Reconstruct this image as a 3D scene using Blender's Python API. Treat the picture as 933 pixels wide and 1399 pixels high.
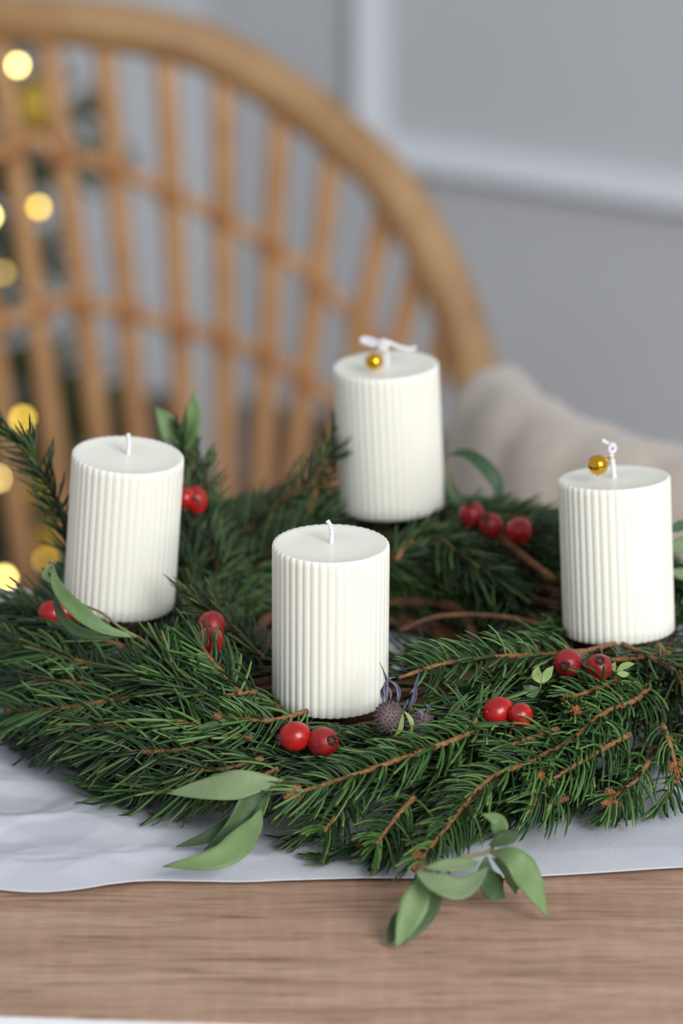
import bpy, math, random
import numpy as np
from mathutils import Vector, noise

for o in list(bpy.data.objects):
    bpy.data.objects.remove(o)
S = bpy.context.scene
COL = S.collection
rnd = random.Random(7)
rng = np.random.default_rng(7)
R_ = math.radians

# ------------------------------------------------------------------ camera
CAM = np.array([0.0, 0.0, 1.415])
PITCH = R_(19.4)
FPX = 135 / 24 * 933.0
FWD = np.array([0, math.cos(PITCH), -math.sin(PITCH)])
UPV = np.array([0, math.sin(PITCH), math.cos(PITCH)])
RGT = np.array([1.0, 0, 0])
cd = bpy.data.cameras.new('camera')
cam = bpy.data.objects.new('camera', cd)
COL.objects.link(cam)
cam.location = CAM
cam.rotation_euler = (math.pi / 2 - PITCH, 0, 0)
cd.sensor_fit = 'HORIZONTAL'
cd.sensor_width = 24
cd.lens = 135
cd.clip_start = 0.05
cd.clip_end = 60
cd.dof.use_dof = True
cd.dof.focus_distance = 1.615
cd.dof.aperture_fstop = 5.8
S.camera = cam

# ------------------------------------------------------------------ light
w = bpy.data.worlds.new('world')
S.world = w
w.use_nodes = True
bg = w.node_tree.nodes['Background']
bg.inputs[0].default_value = (0.86, 0.91, 1.0, 1)
bg.inputs[1].default_value = 0.47


def area(name, loc, target, sx, sy, power, color):
    ld = bpy.data.lights.new(name, 'AREA')
    ld.shape = 'RECTANGLE'
    ld.size, ld.size_y = sx, sy
    ld.energy = power
    ld.color = color
    o = bpy.data.objects.new(name, ld)
    COL.objects.link(o)
    o.location = loc
    o.rotation_euler = (Vector(target) - Vector(loc)).to_track_quat('-Z', 'Y').to_euler()
    return o


area('window_daylight', (1.5, -0.9, 2.2), (0.0, 1.8, 0.7), 1.5, 1.7, 96, (0.95, 0.97, 1.0))
S.view_settings.view_transform = 'Standard'
S.view_settings.look = 'None'
S.view_settings.gamma = 1
S.view_settings.use_curve_mapping = False
S.view_settings.exposure = 0.12
S.cycles.max_bounces = 8

TZ = 0.75                                   # table top


# ------------------------------------------------------------------ helpers
def ray(px, py):
    return FWD + RGT * ((px - 466.5) / FPX) - UPV * ((py - 699.5) / FPX)


def at_z(px, py, z):
    d = ray(px, py)
    return CAM + d * ((z - CAM[2]) / d[2])


def at_y(px, py, y):
    d = ray(px, py)
    return CAM + d * (y / d[1])


def at_d(px, py, dep):
    return CAM + ray(px, py) * dep


def nrm(v):
    v = np.asarray(v, float)
    n = np.linalg.norm(v)
    return v / n if n > 1e-12 else v


def origin(o):
    p = np.zeros(3)
    while o is not None:
        p += np.array(o.location)
        o = o.parent
    return p


def obj(name, verts, faces, mat=None, parent=None, smooth=True, base=None, attr=None):
    """one mesh object; verts are world coordinates"""
    me = bpy.data.meshes.new(name)
    v = np.asarray(verts, float).reshape(-1, 3)
    off = origin(parent) if parent is not None else (np.asarray(base, float) if base is not None else np.zeros(3))
    me.from_pydata((v - off).tolist(), [], faces if isinstance(faces, list) else faces.tolist())
    if smooth:
        me.polygons.foreach_set('use_smooth', [True] * len(me.polygons))
    if attr is not None:
        for k, arr in attr.items():
            a = me.attributes.new(k, 'FLOAT', 'POINT')
            a.data.foreach_set('value', np.asarray(arr, dtype=np.float32))
    if mat is not None:
        me.materials.append(mat)
    me.update()
    o = bpy.data.objects.new(name, me)
    COL.objects.link(o)
    if parent is not None:
        o.parent = parent
    elif base is not None:
        o.location = base
    return o


def tag(o, label=None, cat=None, group=None, kind=None):
    if label: o['label'] = label
    if cat: o['category'] = cat
    if group: o['group'] = group
    if kind: o['kind'] = kind
    return o


def thing(name, loc, label, cat, group=None):
    o = bpy.data.objects.new(name, None)
    o.empty_display_size = 0.02
    COL.objects.link(o)
    o.location = loc
    return tag(o, label, cat, group)


class MB:
    def __init__(s):
        s.v, s.f, s.n = [], [], 0

    def add(s, v, f):
        v = np.asarray(v, float)
        s.v.append(v)
        s.f += [tuple(i + s.n for i in q) for q in f]
        s.n += len(v)

    def build(s, name, mat, parent=None, smooth=True, base=None):
        return obj(name, np.concatenate(s.v), s.f, mat, parent, smooth, base)


def catmull(P, n):
    P = np.asarray(P, float)
    if len(P) == 2:
        t = np.linspace(0, 1, n)[:, None]
        return P[0] * (1 - t) + P[1] * t
    Q = np.vstack([2 * P[0] - P[1], P, 2 * P[-1] - P[-2]])
    seg = len(P) - 1
    out = []
    for u in np.linspace(0, seg, n):
        i = min(int(u), seg - 1)
        t = u - i
        a, b, c, d = Q[i], Q[i + 1], Q[i + 2], Q[i + 3]
        out.append(0.5 * (2 * b + (c - a) * t + (2 * a - 5 * b + 4 * c - d) * t * t + (3 * b - a - 3 * c + d) * t ** 3))
    return np.array(out)


def tube(P, r, sides=8, caps=True, closed=False):
    P = np.asarray(P, float)
    n = len(P)
    r = np.broadcast_to(np.asarray(r, float), (n,))
    T = np.roll(P, -1, 0) - np.roll(P, 1, 0)
    if not closed:
        T[0], T[-1] = P[1] - P[0], P[-1] - P[-2]
    T /= np.linalg.norm(T, axis=1)[:, None] + 1e-12
    u = np.cross(T[0], [0, 0, 1.0])
    if np.linalg.norm(u) < 0.1:
        u = np.cross(T[0], [1.0, 0, 0])
    V = []
    ang = np.linspace(0, 2 * math.pi, sides, endpoint=False)
    for i in range(n):
        u = nrm(u - T[i] * np.dot(u, T[i]))
        b = np.cross(T[i], u)
        V.append(P[i] + r[i] * (np.cos(ang)[:, None] * u + np.sin(ang)[:, None] * b))
    V = np.concatenate(V)
    F = []
    for i in range(n if closed else n - 1):
        j = (i + 1) % n
        for k in range(sides):
            m = (k + 1) % sides
            F.append((i * sides + k, i * sides + m, j * sides + m, j * sides + k))
    if caps and not closed:
        F.append(tuple(range(sides))[::-1])
        F.append(tuple((n - 1) * sides + k for k in range(sides)))
    return V, F


def box(c, sx, sy, sz, rot=0.0, bevel=0.0):
    """box with chamfered vertical profile rounded a little"""
    hx, hy, hz = sx / 2, sy / 2, sz / 2
    b = bevel
    prof = [(b, -hz), (0, -hz + b), (0, hz - b), (b, hz)] if b else [(0, -hz), (0, hz)]
    V, F = [], []
    c_, s_ = math.cos(rot), math.sin(rot)
    m = 8 if b else 4
    for ins, z in prof:
        x, y = hx - ins, hy - ins
        ring = [(-x + b, -y), (x - b, -y), (x, -y + b), (x, y - b), (x - b, y), (-x + b, y), (-x, y - b), (-x, -y + b)] if b else [(-x, -y), (x, -y), (x, y), (-x, y)]
        for px, py in ring:
            V.append((c[0] + px * c_ - py * s_, c[1] + px * s_ + py * c_, c[2] + z))
    k = len(prof)
    for i in range(k - 1):
        for j in range(m):
            F.append((i * m + j, i * m + (j + 1) % m, (i + 1) * m + (j + 1) % m, (i + 1) * m + j))
    F.append(tuple(range(m))[::-1])
    F.append(tuple((k - 1) * m + j for j in range(m)))
    return V, F


def lathe(c, axis, prof, sides=20, ref=None):
    """prof: list of (radius, height along axis)"""
    axis = nrm(axis)
    u = np.cross(axis, ref if ref is not None else ([0, 0, 1.0] if abs(axis[2]) < 0.9 else [1.0, 0, 0]))
    u = nrm(u)
    b = np.cross(axis, u)
    ang = np.linspace(0, 2 * math.pi, sides, endpoint=False)
    V, F = [], []
    for r, h in prof:
        V.append(np.asarray(c) + axis * h + r * (np.cos(ang)[:, None] * u + np.sin(ang)[:, None] * b))
    V = np.concatenate(V)
    n = len(prof)
    for i in range(n - 1):
        for k in range(sides):
            m = (k + 1) % sides
            F.append((i * sides + k, i * sides + m, (i + 1) * sides + m, (i + 1) * sides + k))
    F.append(tuple(range(sides))[::-1])
    F.append(tuple((n - 1) * sides + k for k in range(sides)))
    return V, F


def ball_prof(r, e=1.0, n=12):
    return [(max(1e-5, r * math.sin(math.pi * i / n)), -r * e * math.cos(math.pi * i / n)) for i in range(n + 1)]


# ------------------------------------------------------------------ materials
def mat(name, color=(0.8, 0.8, 0.8), rough=0.5, metal=0.0, spec=0.5, sss=0.0, sss_r=(0.01, 0.007, 0.004), trans=0.0, sheen=0.0):
    m = bpy.data.materials.new(name)
    m.use_nodes = True
    b = m.node_tree.nodes['Principled BSDF']
    b.inputs['Base Color'].default_value = (*color, 1)
    b.inputs['Roughness'].default_value = rough
    b.inputs['Metallic'].default_value = metal
    b.inputs['Specular IOR Level'].default_value = spec
    if sss:
        b.inputs['Subsurface Weight'].default_value = sss
        b.inputs['Subsurface Radius'].default_value = sss_r
        b.inputs['Subsurface Scale'].default_value = 1.0
    if sheen:
        b.inputs['Sheen Weight'].default_value = sheen
    return m, m.node_tree.nodes, m.node_tree.links, b


def ramp(N, stops):
    r = N.new('ShaderNodeValToRGB')
    e = r.color_ramp.elements
    while len(e) < len(stops):
        e.new(0.5)
    for k, (p, c) in enumerate(stops):
        e[k].position = p
        e[k].color = (*c, 1)
    return r


def noise_mat(name, c1, c2, scale, rough=0.5, bump=0.0, bscale=None, stretch=(1, 1, 1), spec=0.5, lo=0.3, hi=0.7, detail=4, **kw):
    m, N, L, b = mat(name, c1, rough, spec=spec, **kw)
    tc = N.new('ShaderNodeTexCoord')
    mp = N.new('ShaderNodeMapping')
    mp.inputs['Scale'].default_value = stretch
    L.new(tc.outputs['Object'], mp.inputs['Vector'])
    n = N.new('ShaderNodeTexNoise')
    n.inputs['Scale'].default_value = scale
    n.inputs['Detail'].default_value = detail
    L.new(mp.outputs['Vector'], n.inputs['Vector'])
    r = ramp(N, [(lo, c1), (hi, c2)])
    L.new(n.outputs['Fac'], r.inputs['Fac'])
    L.new(r.outputs['Color'], b.inputs['Base Color'])
    if bump:
        n2 = N.new('ShaderNodeTexNoise')
        n2.inputs['Scale'].default_value = bscale or scale
        n2.inputs['Detail'].default_value = 5
        L.new(mp.outputs['Vector'], n2.inputs['Vector'])
        bp = N.new('ShaderNodeBump')
        bp.inputs['Strength'].default_value = bump
        bp.inputs['Distance'].default_value = 0.002
        L.new(n2.outputs['Fac'], bp.inputs['Height'])
        L.new(bp.outputs['Normal'], b.inputs['Normal'])
    return m


def srgb(r, g, b):
    f = lambda x: (x / 255 / 12.92) if x / 255 <= 0.04045 else ((x / 255 + 0.055) / 1.055) ** 2.4
    return (f(r), f(g), f(b))


def needle_mat(name, dark, mid, light):
    m, N, L, b = mat(name, mid, 0.42, spec=0.45)
    g = N.new('ShaderNodeNewGeometry')
    r = ramp(N, [(0.0, dark), (0.55, mid), (1.0, light)])
    L.new(g.outputs['Random Per Island'], r.inputs['Fac'])
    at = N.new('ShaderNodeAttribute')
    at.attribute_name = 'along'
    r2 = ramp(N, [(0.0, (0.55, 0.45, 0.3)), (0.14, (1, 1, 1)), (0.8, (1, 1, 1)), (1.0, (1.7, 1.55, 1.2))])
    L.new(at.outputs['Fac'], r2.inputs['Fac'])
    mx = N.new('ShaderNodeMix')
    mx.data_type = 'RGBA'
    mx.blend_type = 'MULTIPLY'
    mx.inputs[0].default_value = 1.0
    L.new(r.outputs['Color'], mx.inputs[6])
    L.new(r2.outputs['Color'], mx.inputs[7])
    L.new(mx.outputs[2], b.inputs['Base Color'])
    return m


M = {}
M['needle'] = needle_mat('spruce_needle', srgb(18, 36, 18), srgb(42, 68, 32), srgb(84, 108, 56))
M['needle_fresh'] = needle_mat('spruce_needle_fresh', srgb(26, 52, 22), srgb(54, 88, 38), srgb(98, 130, 66))
M['needle_old'] = needle_mat('spruce_needle_old', srgb(34, 50, 24), srgb(62, 78, 36), srgb(96, 106, 52))
M['bark'] = noise_mat('twig_bark', srgb(116, 76, 44), srgb(170, 120, 72), 420, 0.7, 0.8, 900)
M['bark_dark'] = noise_mat('vine_bark', srgb(58, 36, 22), srgb(112, 72, 42), 90, 0.75, 0.8, 300)
M['bud'] = noise_mat('bud_scale', srgb(122, 70, 38), srgb(172, 104, 58), 500, 0.6, 0.6, 900)
M['wax'] = mat('candle_wax', srgb(252, 246, 229), 0.33, spec=0.5, sss=0.55, sss_r=(0.006, 0.005, 0.0038))[0]
M['wick'] = noise_mat('cotton_wick', srgb(232, 232, 236), srgb(250, 250, 252), 900, 0.8, 0.6, 1600)
M['gold'] = mat('polished_gold', srgb(232, 176, 52), 0.16, 1.0)[0]
M['hip'] = noise_mat('rose_hip_skin', srgb(150, 14, 16), srgb(196, 34, 28), 130, 0.28, 0.1, 240, spec=0.55)
M['hip_old'] = noise_mat('rose_hip_dusky_skin', srgb(112, 16, 20), srgb(168, 34, 32), 160, 0.4, 0.25, 420, spec=0.45)
M['calyx'] = noise_mat('rose_hip_calyx', srgb(40, 28, 24), srgb(92, 70, 56), 700, 0.85, 0.9, 900)


def leaf_mat(name, c1, c2):
    m = noise_mat(name, c1, c2, 45, 0.5, 0.15, 260, spec=0.35)
    b = m.node_tree.nodes['Principled BSDF']
    return m


M['leaf'] = leaf_mat('eucalyptus_leaf', srgb(92, 118, 70), srgb(116, 140, 88))
M['leaf_pale'] = leaf_mat('eucalyptus_leaf_pale', srgb(106, 126, 86), srgb(128, 144, 104))
M['leaf_dark'] = leaf_mat('eucalyptus_leaf_dark', srgb(50, 72, 42), srgb(78, 100, 60))
M['leaf_deep'] = leaf_mat('evergreen_leaf', srgb(36, 66, 40), srgb(66, 100, 58))
M['leaf_lime'] = leaf_mat('small_leaf_lime', srgb(120, 142, 78), srgb(150, 168, 104))
M['stem_green'] = noise_mat('eucalyptus_stem', srgb(112, 112, 70), srgb(140, 126, 84), 200, 0.6)
M['holly_head'] = noise_mat('sea_holly_head', srgb(72, 64, 78), srgb(122, 100, 92), 300, 0.7)
M['holly_blue'] = noise_mat('sea_holly_bract', srgb(66, 64, 92), srgb(108, 104, 128), 200, 0.6)
M['rattan'] = noise_mat('rattan_cane', srgb(188, 140, 94), srgb(214, 168, 118), 26, 0.45, 0.3, 140, lo=0.25, hi=0.75)
M['rattan_pole'] = noise_mat('rattan_pole', srgb(156, 116, 72), srgb(192, 152, 104), 18, 0.5, 0.3, 120, lo=0.25, hi=0.75)
M['binding'] = noise_mat('rattan_binding', srgb(164, 112, 68), srgb(190, 136, 88), 120, 0.5, 0.5, 300)
M['weave'] = noise_mat('rattan_weave', srgb(168, 120, 72), srgb(204, 156, 100), 120, 0.55, 0.8, 200)
M['cream'] = noise_mat('cream_upholstery', srgb(192, 178, 163), srgb(204, 191, 177), 160, 0.9, 0.5, 500, spec=0.2, sheen=0.3)
M['wall'] = noise_mat('painted_wall', srgb(220, 222, 224), srgb(225, 227, 229), 3, 0.75, 0.05, 300, spec=0.2)
M['trim'] = mat('painted_trim', srgb(238, 241, 246), 0.5, spec=0.3)[0]
M['white'] = mat('white_laminate', srgb(240, 241, 243), 0.4)[0]
M['floor'] = noise_mat('floor_laminate', srgb(112, 98, 86), srgb(132, 116, 102), 6, 0.5, stretch=(0.3, 4, 1))
M['tree'] = noise_mat('fir_needle', srgb(64, 80, 44), srgb(104, 112, 66), 60, 0.6)
M['wire'] = mat('green_cable', srgb(30, 48, 30), 0.5)[0]
M['bauble'] = mat('gold_bauble', srgb(244, 204, 84), 0.4, 0.45)[0]


def emit_mat(name, col, st):
    m = bpy.data.materials.new(name)
    m.use_nodes = True
    N = m.node_tree.nodes
    b = N['Principled BSDF']
    b.inputs['Base Color'].default_value = (*col, 1)
    b.inputs['Emission Color'].default_value = (*col, 1)
    b.inputs['Emission Strength'].default_value = st
    return m


M['bulb'] = emit_mat('warm_bulb', (1.0, 0.68, 0.09), 9.5)
M['bulb_hot'] = emit_mat('warm_bulb_bright', (1.0, 0.76, 0.24), 20.0)
M['bulb_dim'] = emit_mat('warm_bulb_dim', (1.0, 0.66, 0.12), 3.2)


def wood_mat():
    m, N, L, b = mat('oak_laminate', (0.4, 0.3, 0.2), 0.42, spec=0.4)
    tc = N.new('ShaderNodeTexCoord')

    def mapped(sc, loc=(0, 0, 0)):
        mp = N.new('ShaderNodeMapping')
        mp.inputs['Scale'].default_value = sc
        mp.inputs['Location'].default_value = loc
        L.new(tc.outputs['Object'], mp.inputs['Vector'])
        return mp

    def nz(sc, scale, detail=5, dist=0.0, rough=0.5):
        n = N.new('ShaderNodeTexNoise')
        n.inputs['Scale'].default_value = scale
        n.inputs['Detail'].default_value = detail
        n.inputs['Distortion'].default_value = dist
        n.inputs['Roughness'].default_value = rough
        L.new(mapped(sc).outputs['Vector'], n.inputs['Vector'])
        return n

    broad = nz((2.2, 16, 1), 3.0, 6, 1.2)
    r1 = ramp(N, [(0.28, srgb(164, 130, 108)), (0.5, srgb(180, 146, 122)), (0.72, srgb(190, 158, 134))])
    L.new(broad.outputs['Fac'], r1.inputs['Fac'])
    fine = nz((7, 120, 1), 3.0, 6, 0.9, 0.65)
    r2 = ramp(N, [(0.34, (0.5, 0.43, 0.38)), (0.5, (1, 1, 1)), (0.7, (1.06, 1.06, 1.05))])
    L.new(fine.outputs['Fac'], r2.inputs['Fac'])
    mx = N.new('ShaderNodeMix')
    mx.data_type = 'RGBA'
    mx.blend_type = 'MULTIPLY'
    mx.inputs[0].default_value = 0.9
    L.new(r1.outputs['Color'], mx.inputs[6])
    L.new(r2.outputs['Color'], mx.inputs[7])
    cross = nz((90, 14, 1), 2.2, 4, 0.0)
    r3 = ramp(N, [(0.45, (1, 1, 1)), (0.75, (1.16, 1.15, 1.14))])
    L.new(cross.outputs['Fac'], r3.inputs['Fac'])
    m2 = N.new('ShaderNodeMix')
    m2.data_type = 'RGBA'
    m2.blend_type = 'MULTIPLY'
    m2.inputs[0].default_value = 0.8
    L.new(mx.outputs[2], m2.inputs[6])
    L.new(r3.outputs['Color'], m2.inputs[7])
    L.new(m2.outputs[2], b.inputs['Base Color'])
    bp = N.new('ShaderNodeBump')
    bp.inputs['Strength'].default_value = 0.25
    bp.inputs['Distance'].default_value = 0.0006
    L.new(fine.outputs['Fac'], bp.inputs['Height'])
    L.new(bp.outputs['Normal'], b.inputs['Normal'])
    return m


M['wood'] = wood_mat()


def paper_mat():
    m = noise_mat('baking_paper', srgb(208, 210, 216), srgb(218, 220, 225), 30, 0.5, 0.12, 900, spec=0.35)
    N, L = m.node_tree.nodes, m.node_tree.links
    b = N['Principled BSDF']
    tr = N.new('ShaderNodeBsdfTranslucent')
    tr.inputs['Color'].default_value = (0.85, 0.86, 0.9, 1)
    mx = N.new('ShaderNodeMixShader')
    mx.inputs[0].default_value = 0.16
    out = N['Material Output']
    L.new(b.outputs[0], mx.inputs[1])
    L.new(tr.outputs[0], mx.inputs[2])
    L.new(mx.outputs[0], out.inputs['Surface'])
    return m


M['paper'] = paper_mat()

# ------------------------------------------------------------------ room
WD = nrm([0.316, -0.19, 0])                                  # direction of the panelled wall
WN = np.array([WD[1], -WD[0], 0.0])                          # its normal, towards the room
WP = at_y(512, 195, 4.04)
WP[2] = 0
dcol = ray(285, 300)
# corner: where the wall line meets the view column of the corner
A_ = np.array([[WD[0], -dcol[0]], [WD[1], -dcol[1]]])
tt = np.linalg.solve(A_, np.array([-WP[0], -WP[1]]))
WC = WP + WD * tt[0]
ROOM_H = 2.6


def wall(name, p, q, n, h=ROOM_H, th=0.1):
    v = [p, q, q - n * th, p - n * th]
    V = [(*a[:2], -0.0) for a in v] + [(*a[:2], h) for a in v]
    F = [(0, 1, 5, 4), (1, 2, 6, 5), (2, 3, 7, 6), (3, 0, 4, 7), (3, 2, 1, 0), (4, 5, 6, 7)]
    o = obj(name, V, F, M['wall'], smooth=False)
    return tag(o, kind='structure')


wall('wall_right', WC, WC + WD * 4.6, WN)
LEFT_END = WC + np.array([-3.0, 0, 0])
wall('wall_back', LEFT_END, WC, np.array([0, -1.0, 0]))
fl = [(-3.2, -2.2, 0), (5.2, -2.2, 0), (5.2, 5, 0), (-3.2, 5, 0)]
tag(obj('floor', fl + [(x, y, -0.05) for x, y, z in fl], [(0, 1, 2, 3), (7, 6, 5, 4), (0, 4, 5, 1), (1, 5, 6, 2), (2, 6, 7, 3), (3, 7, 4, 0)], M['floor'], smooth=False), kind='structure')


def bar(a, b, d_in, n, wid, th, cut_a=1, cut_b=1):
    """mitred moulding bar from a to b on a wall; d_in points to the panel's middle; rounded profile"""
    a, b = np.asarray(a), np.asarray(b)
    t = nrm(b - a)
    prof = [(0, 0), (0.0, 0.35), (0.10, 0.75), (0.28, 1.0), (0.45, 0.92), (0.62, 0.6), (0.85, 0.4), (1.0, 0.32), (1.0, 0)]
    V, F = [], []
    for e, sgn in ((a, 1), (b, -1)):
        for u, h in prof:
            V.append(e + d_in * u * wid + t * sgn * u * wid + n * (h * th))
    k = len(prof)
    for i in range(k - 1):
        F.append((i, i + 1, k + i + 1, k + i))
    F += [tuple(range(k))[::-1], tuple(range(k, 2 * k))]
    return V, F


def panel_frame(name, t0, t1, z0, z1):
    p = lambda t, z: WP + WD * t + np.array([0, 0, z])
    mb = MB()
    Z = np.array([0, 0, 1.0])
    W_, T_ = 0.034, 0.030
    for a, b, d in ((p(t0, z0), p(t1, z0), Z), (p(t1, z0), p(t1, z1), -WD), (p(t1, z1), p(t0, z1), -Z), (p(t0, z1), p(t0, z0), WD)):
        mb.add(*bar(a, b, d, WN, W_, T_))
    return tag(mb.build(name, M['trim'], smooth=False), kind='structure')


zm = WP[2] + at_y(512, 200, WP[1])[2]
panel_frame('trim_1', -0.018, 1.7, zm - 0.02, 2.3)
panel_frame('trim_2', 1.9, 3.4, zm - 0.02, 2.3)
mb = MB()
mb.add(*box((WC + WD * 2.3 + WN * 0.008 + np.array([0, 0, 0.05])), 4.5, 0.014, 0.1, math.atan2(WD[1], WD[0]), 0.004))
tag(mb.build('baseboard_right', M['floor'], smooth=False), kind='structure')
mb = MB()
mb.add(*box((WC[0] - 1.5, WC[1] - 0.008, 0.05), 2.95, 0.014, 0.1, 0, 0.004))
tag(mb.build('baseboard_back', M['floor'], smooth=False), kind='structure')

# ------------------------------------------------------------------ table
e0, e1 = at_z(0, 1386, TZ), at_z(300, 1399, TZ)
TD = nrm([e1[0] - e0[0], (e1[1] - e0[1]) * 0.8, 0])
TR = math.atan2(TD[1], TD[0])
TNn = np.array([-TD[1], TD[0], 0])
TDEP, TLEN, TTH = 0.458, 1.3, 0.026
tc = e0 - TD * (TD @ e0) + TNn * (TDEP / 2) + TD * 0.02
table = thing('table', (tc[0], tc[1], 0), 'narrow table with pale brown oak-look top and white edges under the wreath', 'table')
mb = MB()
mb.add(*box((tc[0], tc[1], TZ - TTH / 2), TLEN, TDEP, TTH, TR))
tt_ = mb.build('tabletop', M['wood'], table, smooth=False)
mb = MB()
for sgn in (-1, 1):
    mb.add(*box(np.array([tc[0], tc[1], TZ - TTH / 2 - 0.0004]) + TNn * sgn * (TDEP / 2 + 0.001), TLEN, 0.002, TTH - 0.0008, TR))
    mb.add(*box(np.array([tc[0], tc[1], TZ - TTH / 2 - 0.0004]) + TD * sgn * (TLEN / 2 + 0.001), 0.002, TDEP + 0.004, TTH - 0.0008, TR))
tag(mb.build('edge_band', M['white'], table, smooth=False), 'white edge band round the wooden top')
for sx in (-1, 1):
    for sy in (-1, 1):
        c = np.array([tc[0], tc[1], (TZ - TTH) / 2]) + TD * sx * (TLEN / 2 - 0.05) + TNn * sy * (TDEP / 2 - 0.05)
        mb = MB()
        mb.add(*box(c, 0.045, 0.045, TZ - TTH, TR, 0.003))
        mb.build('leg', M['white'], table, smooth=False)
mb = MB()
for sy in (-1, 1):
    mb.add(*box(np.array([tc[0], tc[1], TZ - TTH - 0.03]) + TNn * sy * (TDEP / 2 - 0.05), TLEN - 0.14, 0.018, 0.06, TR))
mb.build('apron', M['white'], table, smooth=False)

# ------------------------------------------------------------------ baking paper
edge_px = [(-260, 1196), (-120, 1210), (0, 1222), (60, 1227), (140, 1221), (190, 1213), (300, 1212), (420, 1209), (520, 1207), (640, 1208), (760, 1203), (860, 1197), (933, 1192), (1060, 1188), (1200, 1186)]
ep = np.array([at_z(x, y, TZ)[:2] for x, y in edge_px])
NX, NY = 380, 170
xs = np.linspace(ep[0, 0], ep[-1, 0], NX)
yf = np.interp(xs, ep[:, 0], ep[:, 1])
yf = np.convolve(np.pad(yf, 12, mode='edge'), np.ones(25) / 25, mode='valid')
yb = (tc + TNn * (TDEP / 2))[1] + (xs - tc[0]) * TD[1] / TD[0] - 0.012 + 0.004 * np.sin(xs * 17)
V, F = [], []
for j in range(NY):
    t = (j / (NY - 1)) ** 1.25
    for i in range(NX):
        x, y = xs[i], yf[i] * (1 - t) + yb[i] * t
        p = Vector((x, y, 0))
        # creases: ridged folds, stronger on the left where the sheet was crumpled
        q = Vector((x * 15 + y * 9 + 0.5 * noise.noise(p * 9), y * 30 - x * 10 + 0.5 * noise.noise(p * 9 + Vector((4, 1, 0))), 0.3))
        cells = noise.voronoi(q)[0]
        fold = min(1.0, (cells[1] - cells[0]) * 1.6)              # creases between flat facets
        cell2 = noise.voronoi(Vector((x * 26 - y * 12, y * 40 + x * 14, 5.1)))[0]
        fold2 = min(1.0, (cell2[1] - cell2[0]) * 1.4)
        tilt_ = noise.noise(q * 0.55 + Vector((2, 9, 4)))
        lf = 0.10 + 0.90 / (1 + math.exp((x + 0.03) * 45))
        z = ((1 - fold) * 0.0026 + (1 - fold2) * 0.0012 + 0.0022 * tilt_) * lf + 0.0006 * noise.noise(p * 7) + 0.001
        z *= min(1, 0.25 + t * 12)
        z += 0.0016 * lf * math.sin(x * 60) * math.exp(-t * 40) * 0.5
        if math.hypot(x - 0.0126, y - 1.645) < 0.2:
            z *= 0.3 + 0.7 * max(0, (math.hypot(x - 0.0126, y - 1.645) - 0.17) / 0.03)
        V.append((x, y, TZ + 0.0016 + max(0.0, z + 0.0008)))
for j in range(NY - 1):
    for i in range(NX - 1):
        a = j * NX + i
        F.append((a, a + 1, a + NX + 1, a + NX))
pp = obj('baking_paper', V, F, M['paper'], base=(0, 1.55, TZ))
pp.modifiers.new('thick', 'SOLIDIFY').thickness = 0.0005
tag(pp, 'white creased baking paper sheet spread over the table under the wreath', 'paper')

# ------------------------------------------------------------------ wreath envelope
WX, WY = 0.0126, 1.645
RR, EA, EB, EZ = 0.115, 0.054, 0.027, TZ + 0.021


def ea(a):
    """the bundle is broader at the front"""
    return EA + 0.020 * max(0.0, math.cos(a - R_(-78))) ** 3


def env(p, g):
    rho = math.hypot(p[0] - WX, p[1] - WY)
    return ((rho - RR) / ((ea(math.atan2(p[1] - WY, p[0] - WX)) if rho > RR else EA) + g)) ** 2 + ((p[2] - EZ) / (EB + g)) ** 2


def surf(px, py, g=0.0):
    d = ray(px, py)
    best, bp = 1e9, None
    for t in np.arange(1.40, 2.05, 0.002):
        p = CAM + d * t
        e = env(p, g)
        if e < best:
            best, bp = e, p
        if e <= 1:
            lo, hi = t - 0.002, t
            for _ in range(12):
                m_ = (lo + hi) / 2
                if env(CAM + d * m_, g) <= 1: hi = m_
                else: lo = m_
            return CAM + d * hi
    return bp


def env_n(p):
    h = 1e-4
    g = np.array([env(p + np.eye(3)[k] * h, 0) - env(p - np.eye(3)[k] * h, 0) for k in range(3)])
    return nrm(g)


# ------------------------------------------------------------------ candles
CH, CR = 0.0708, 0.025
cand = {
    'front': dict(top=at_d(452, 742, 1.63), ax=(0.006, 0.0, 1), r=CR, lab='foremost white ribbed pillar candle with bare upright wick, beside the sea holly', wick='plain'),
    'left': dict(top=at_d(175, 621, 1.705), ax=(0.078, -0.026, 1), r=CR, lab='white ribbed pillar candle with bare wick at the wreath left side, leaning right', wick='plain'),
    'right': dict(top=at_d(839, 652, 1.705), ax=(-0.047, 0.105, 1), r=CR, lab='white ribbed pillar candle with knotted wick at the wreath right side, behind two rose hips', wick='knot_r'),
    'rear': dict(top=at_d(527, 498, 1.83), ax=(-0.047, 0.02, 1), r=CR * 1.01, lab='rearmost white ribbed pillar candle with a long knotted wick, blurred', wick='knot_b'),
}


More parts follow.
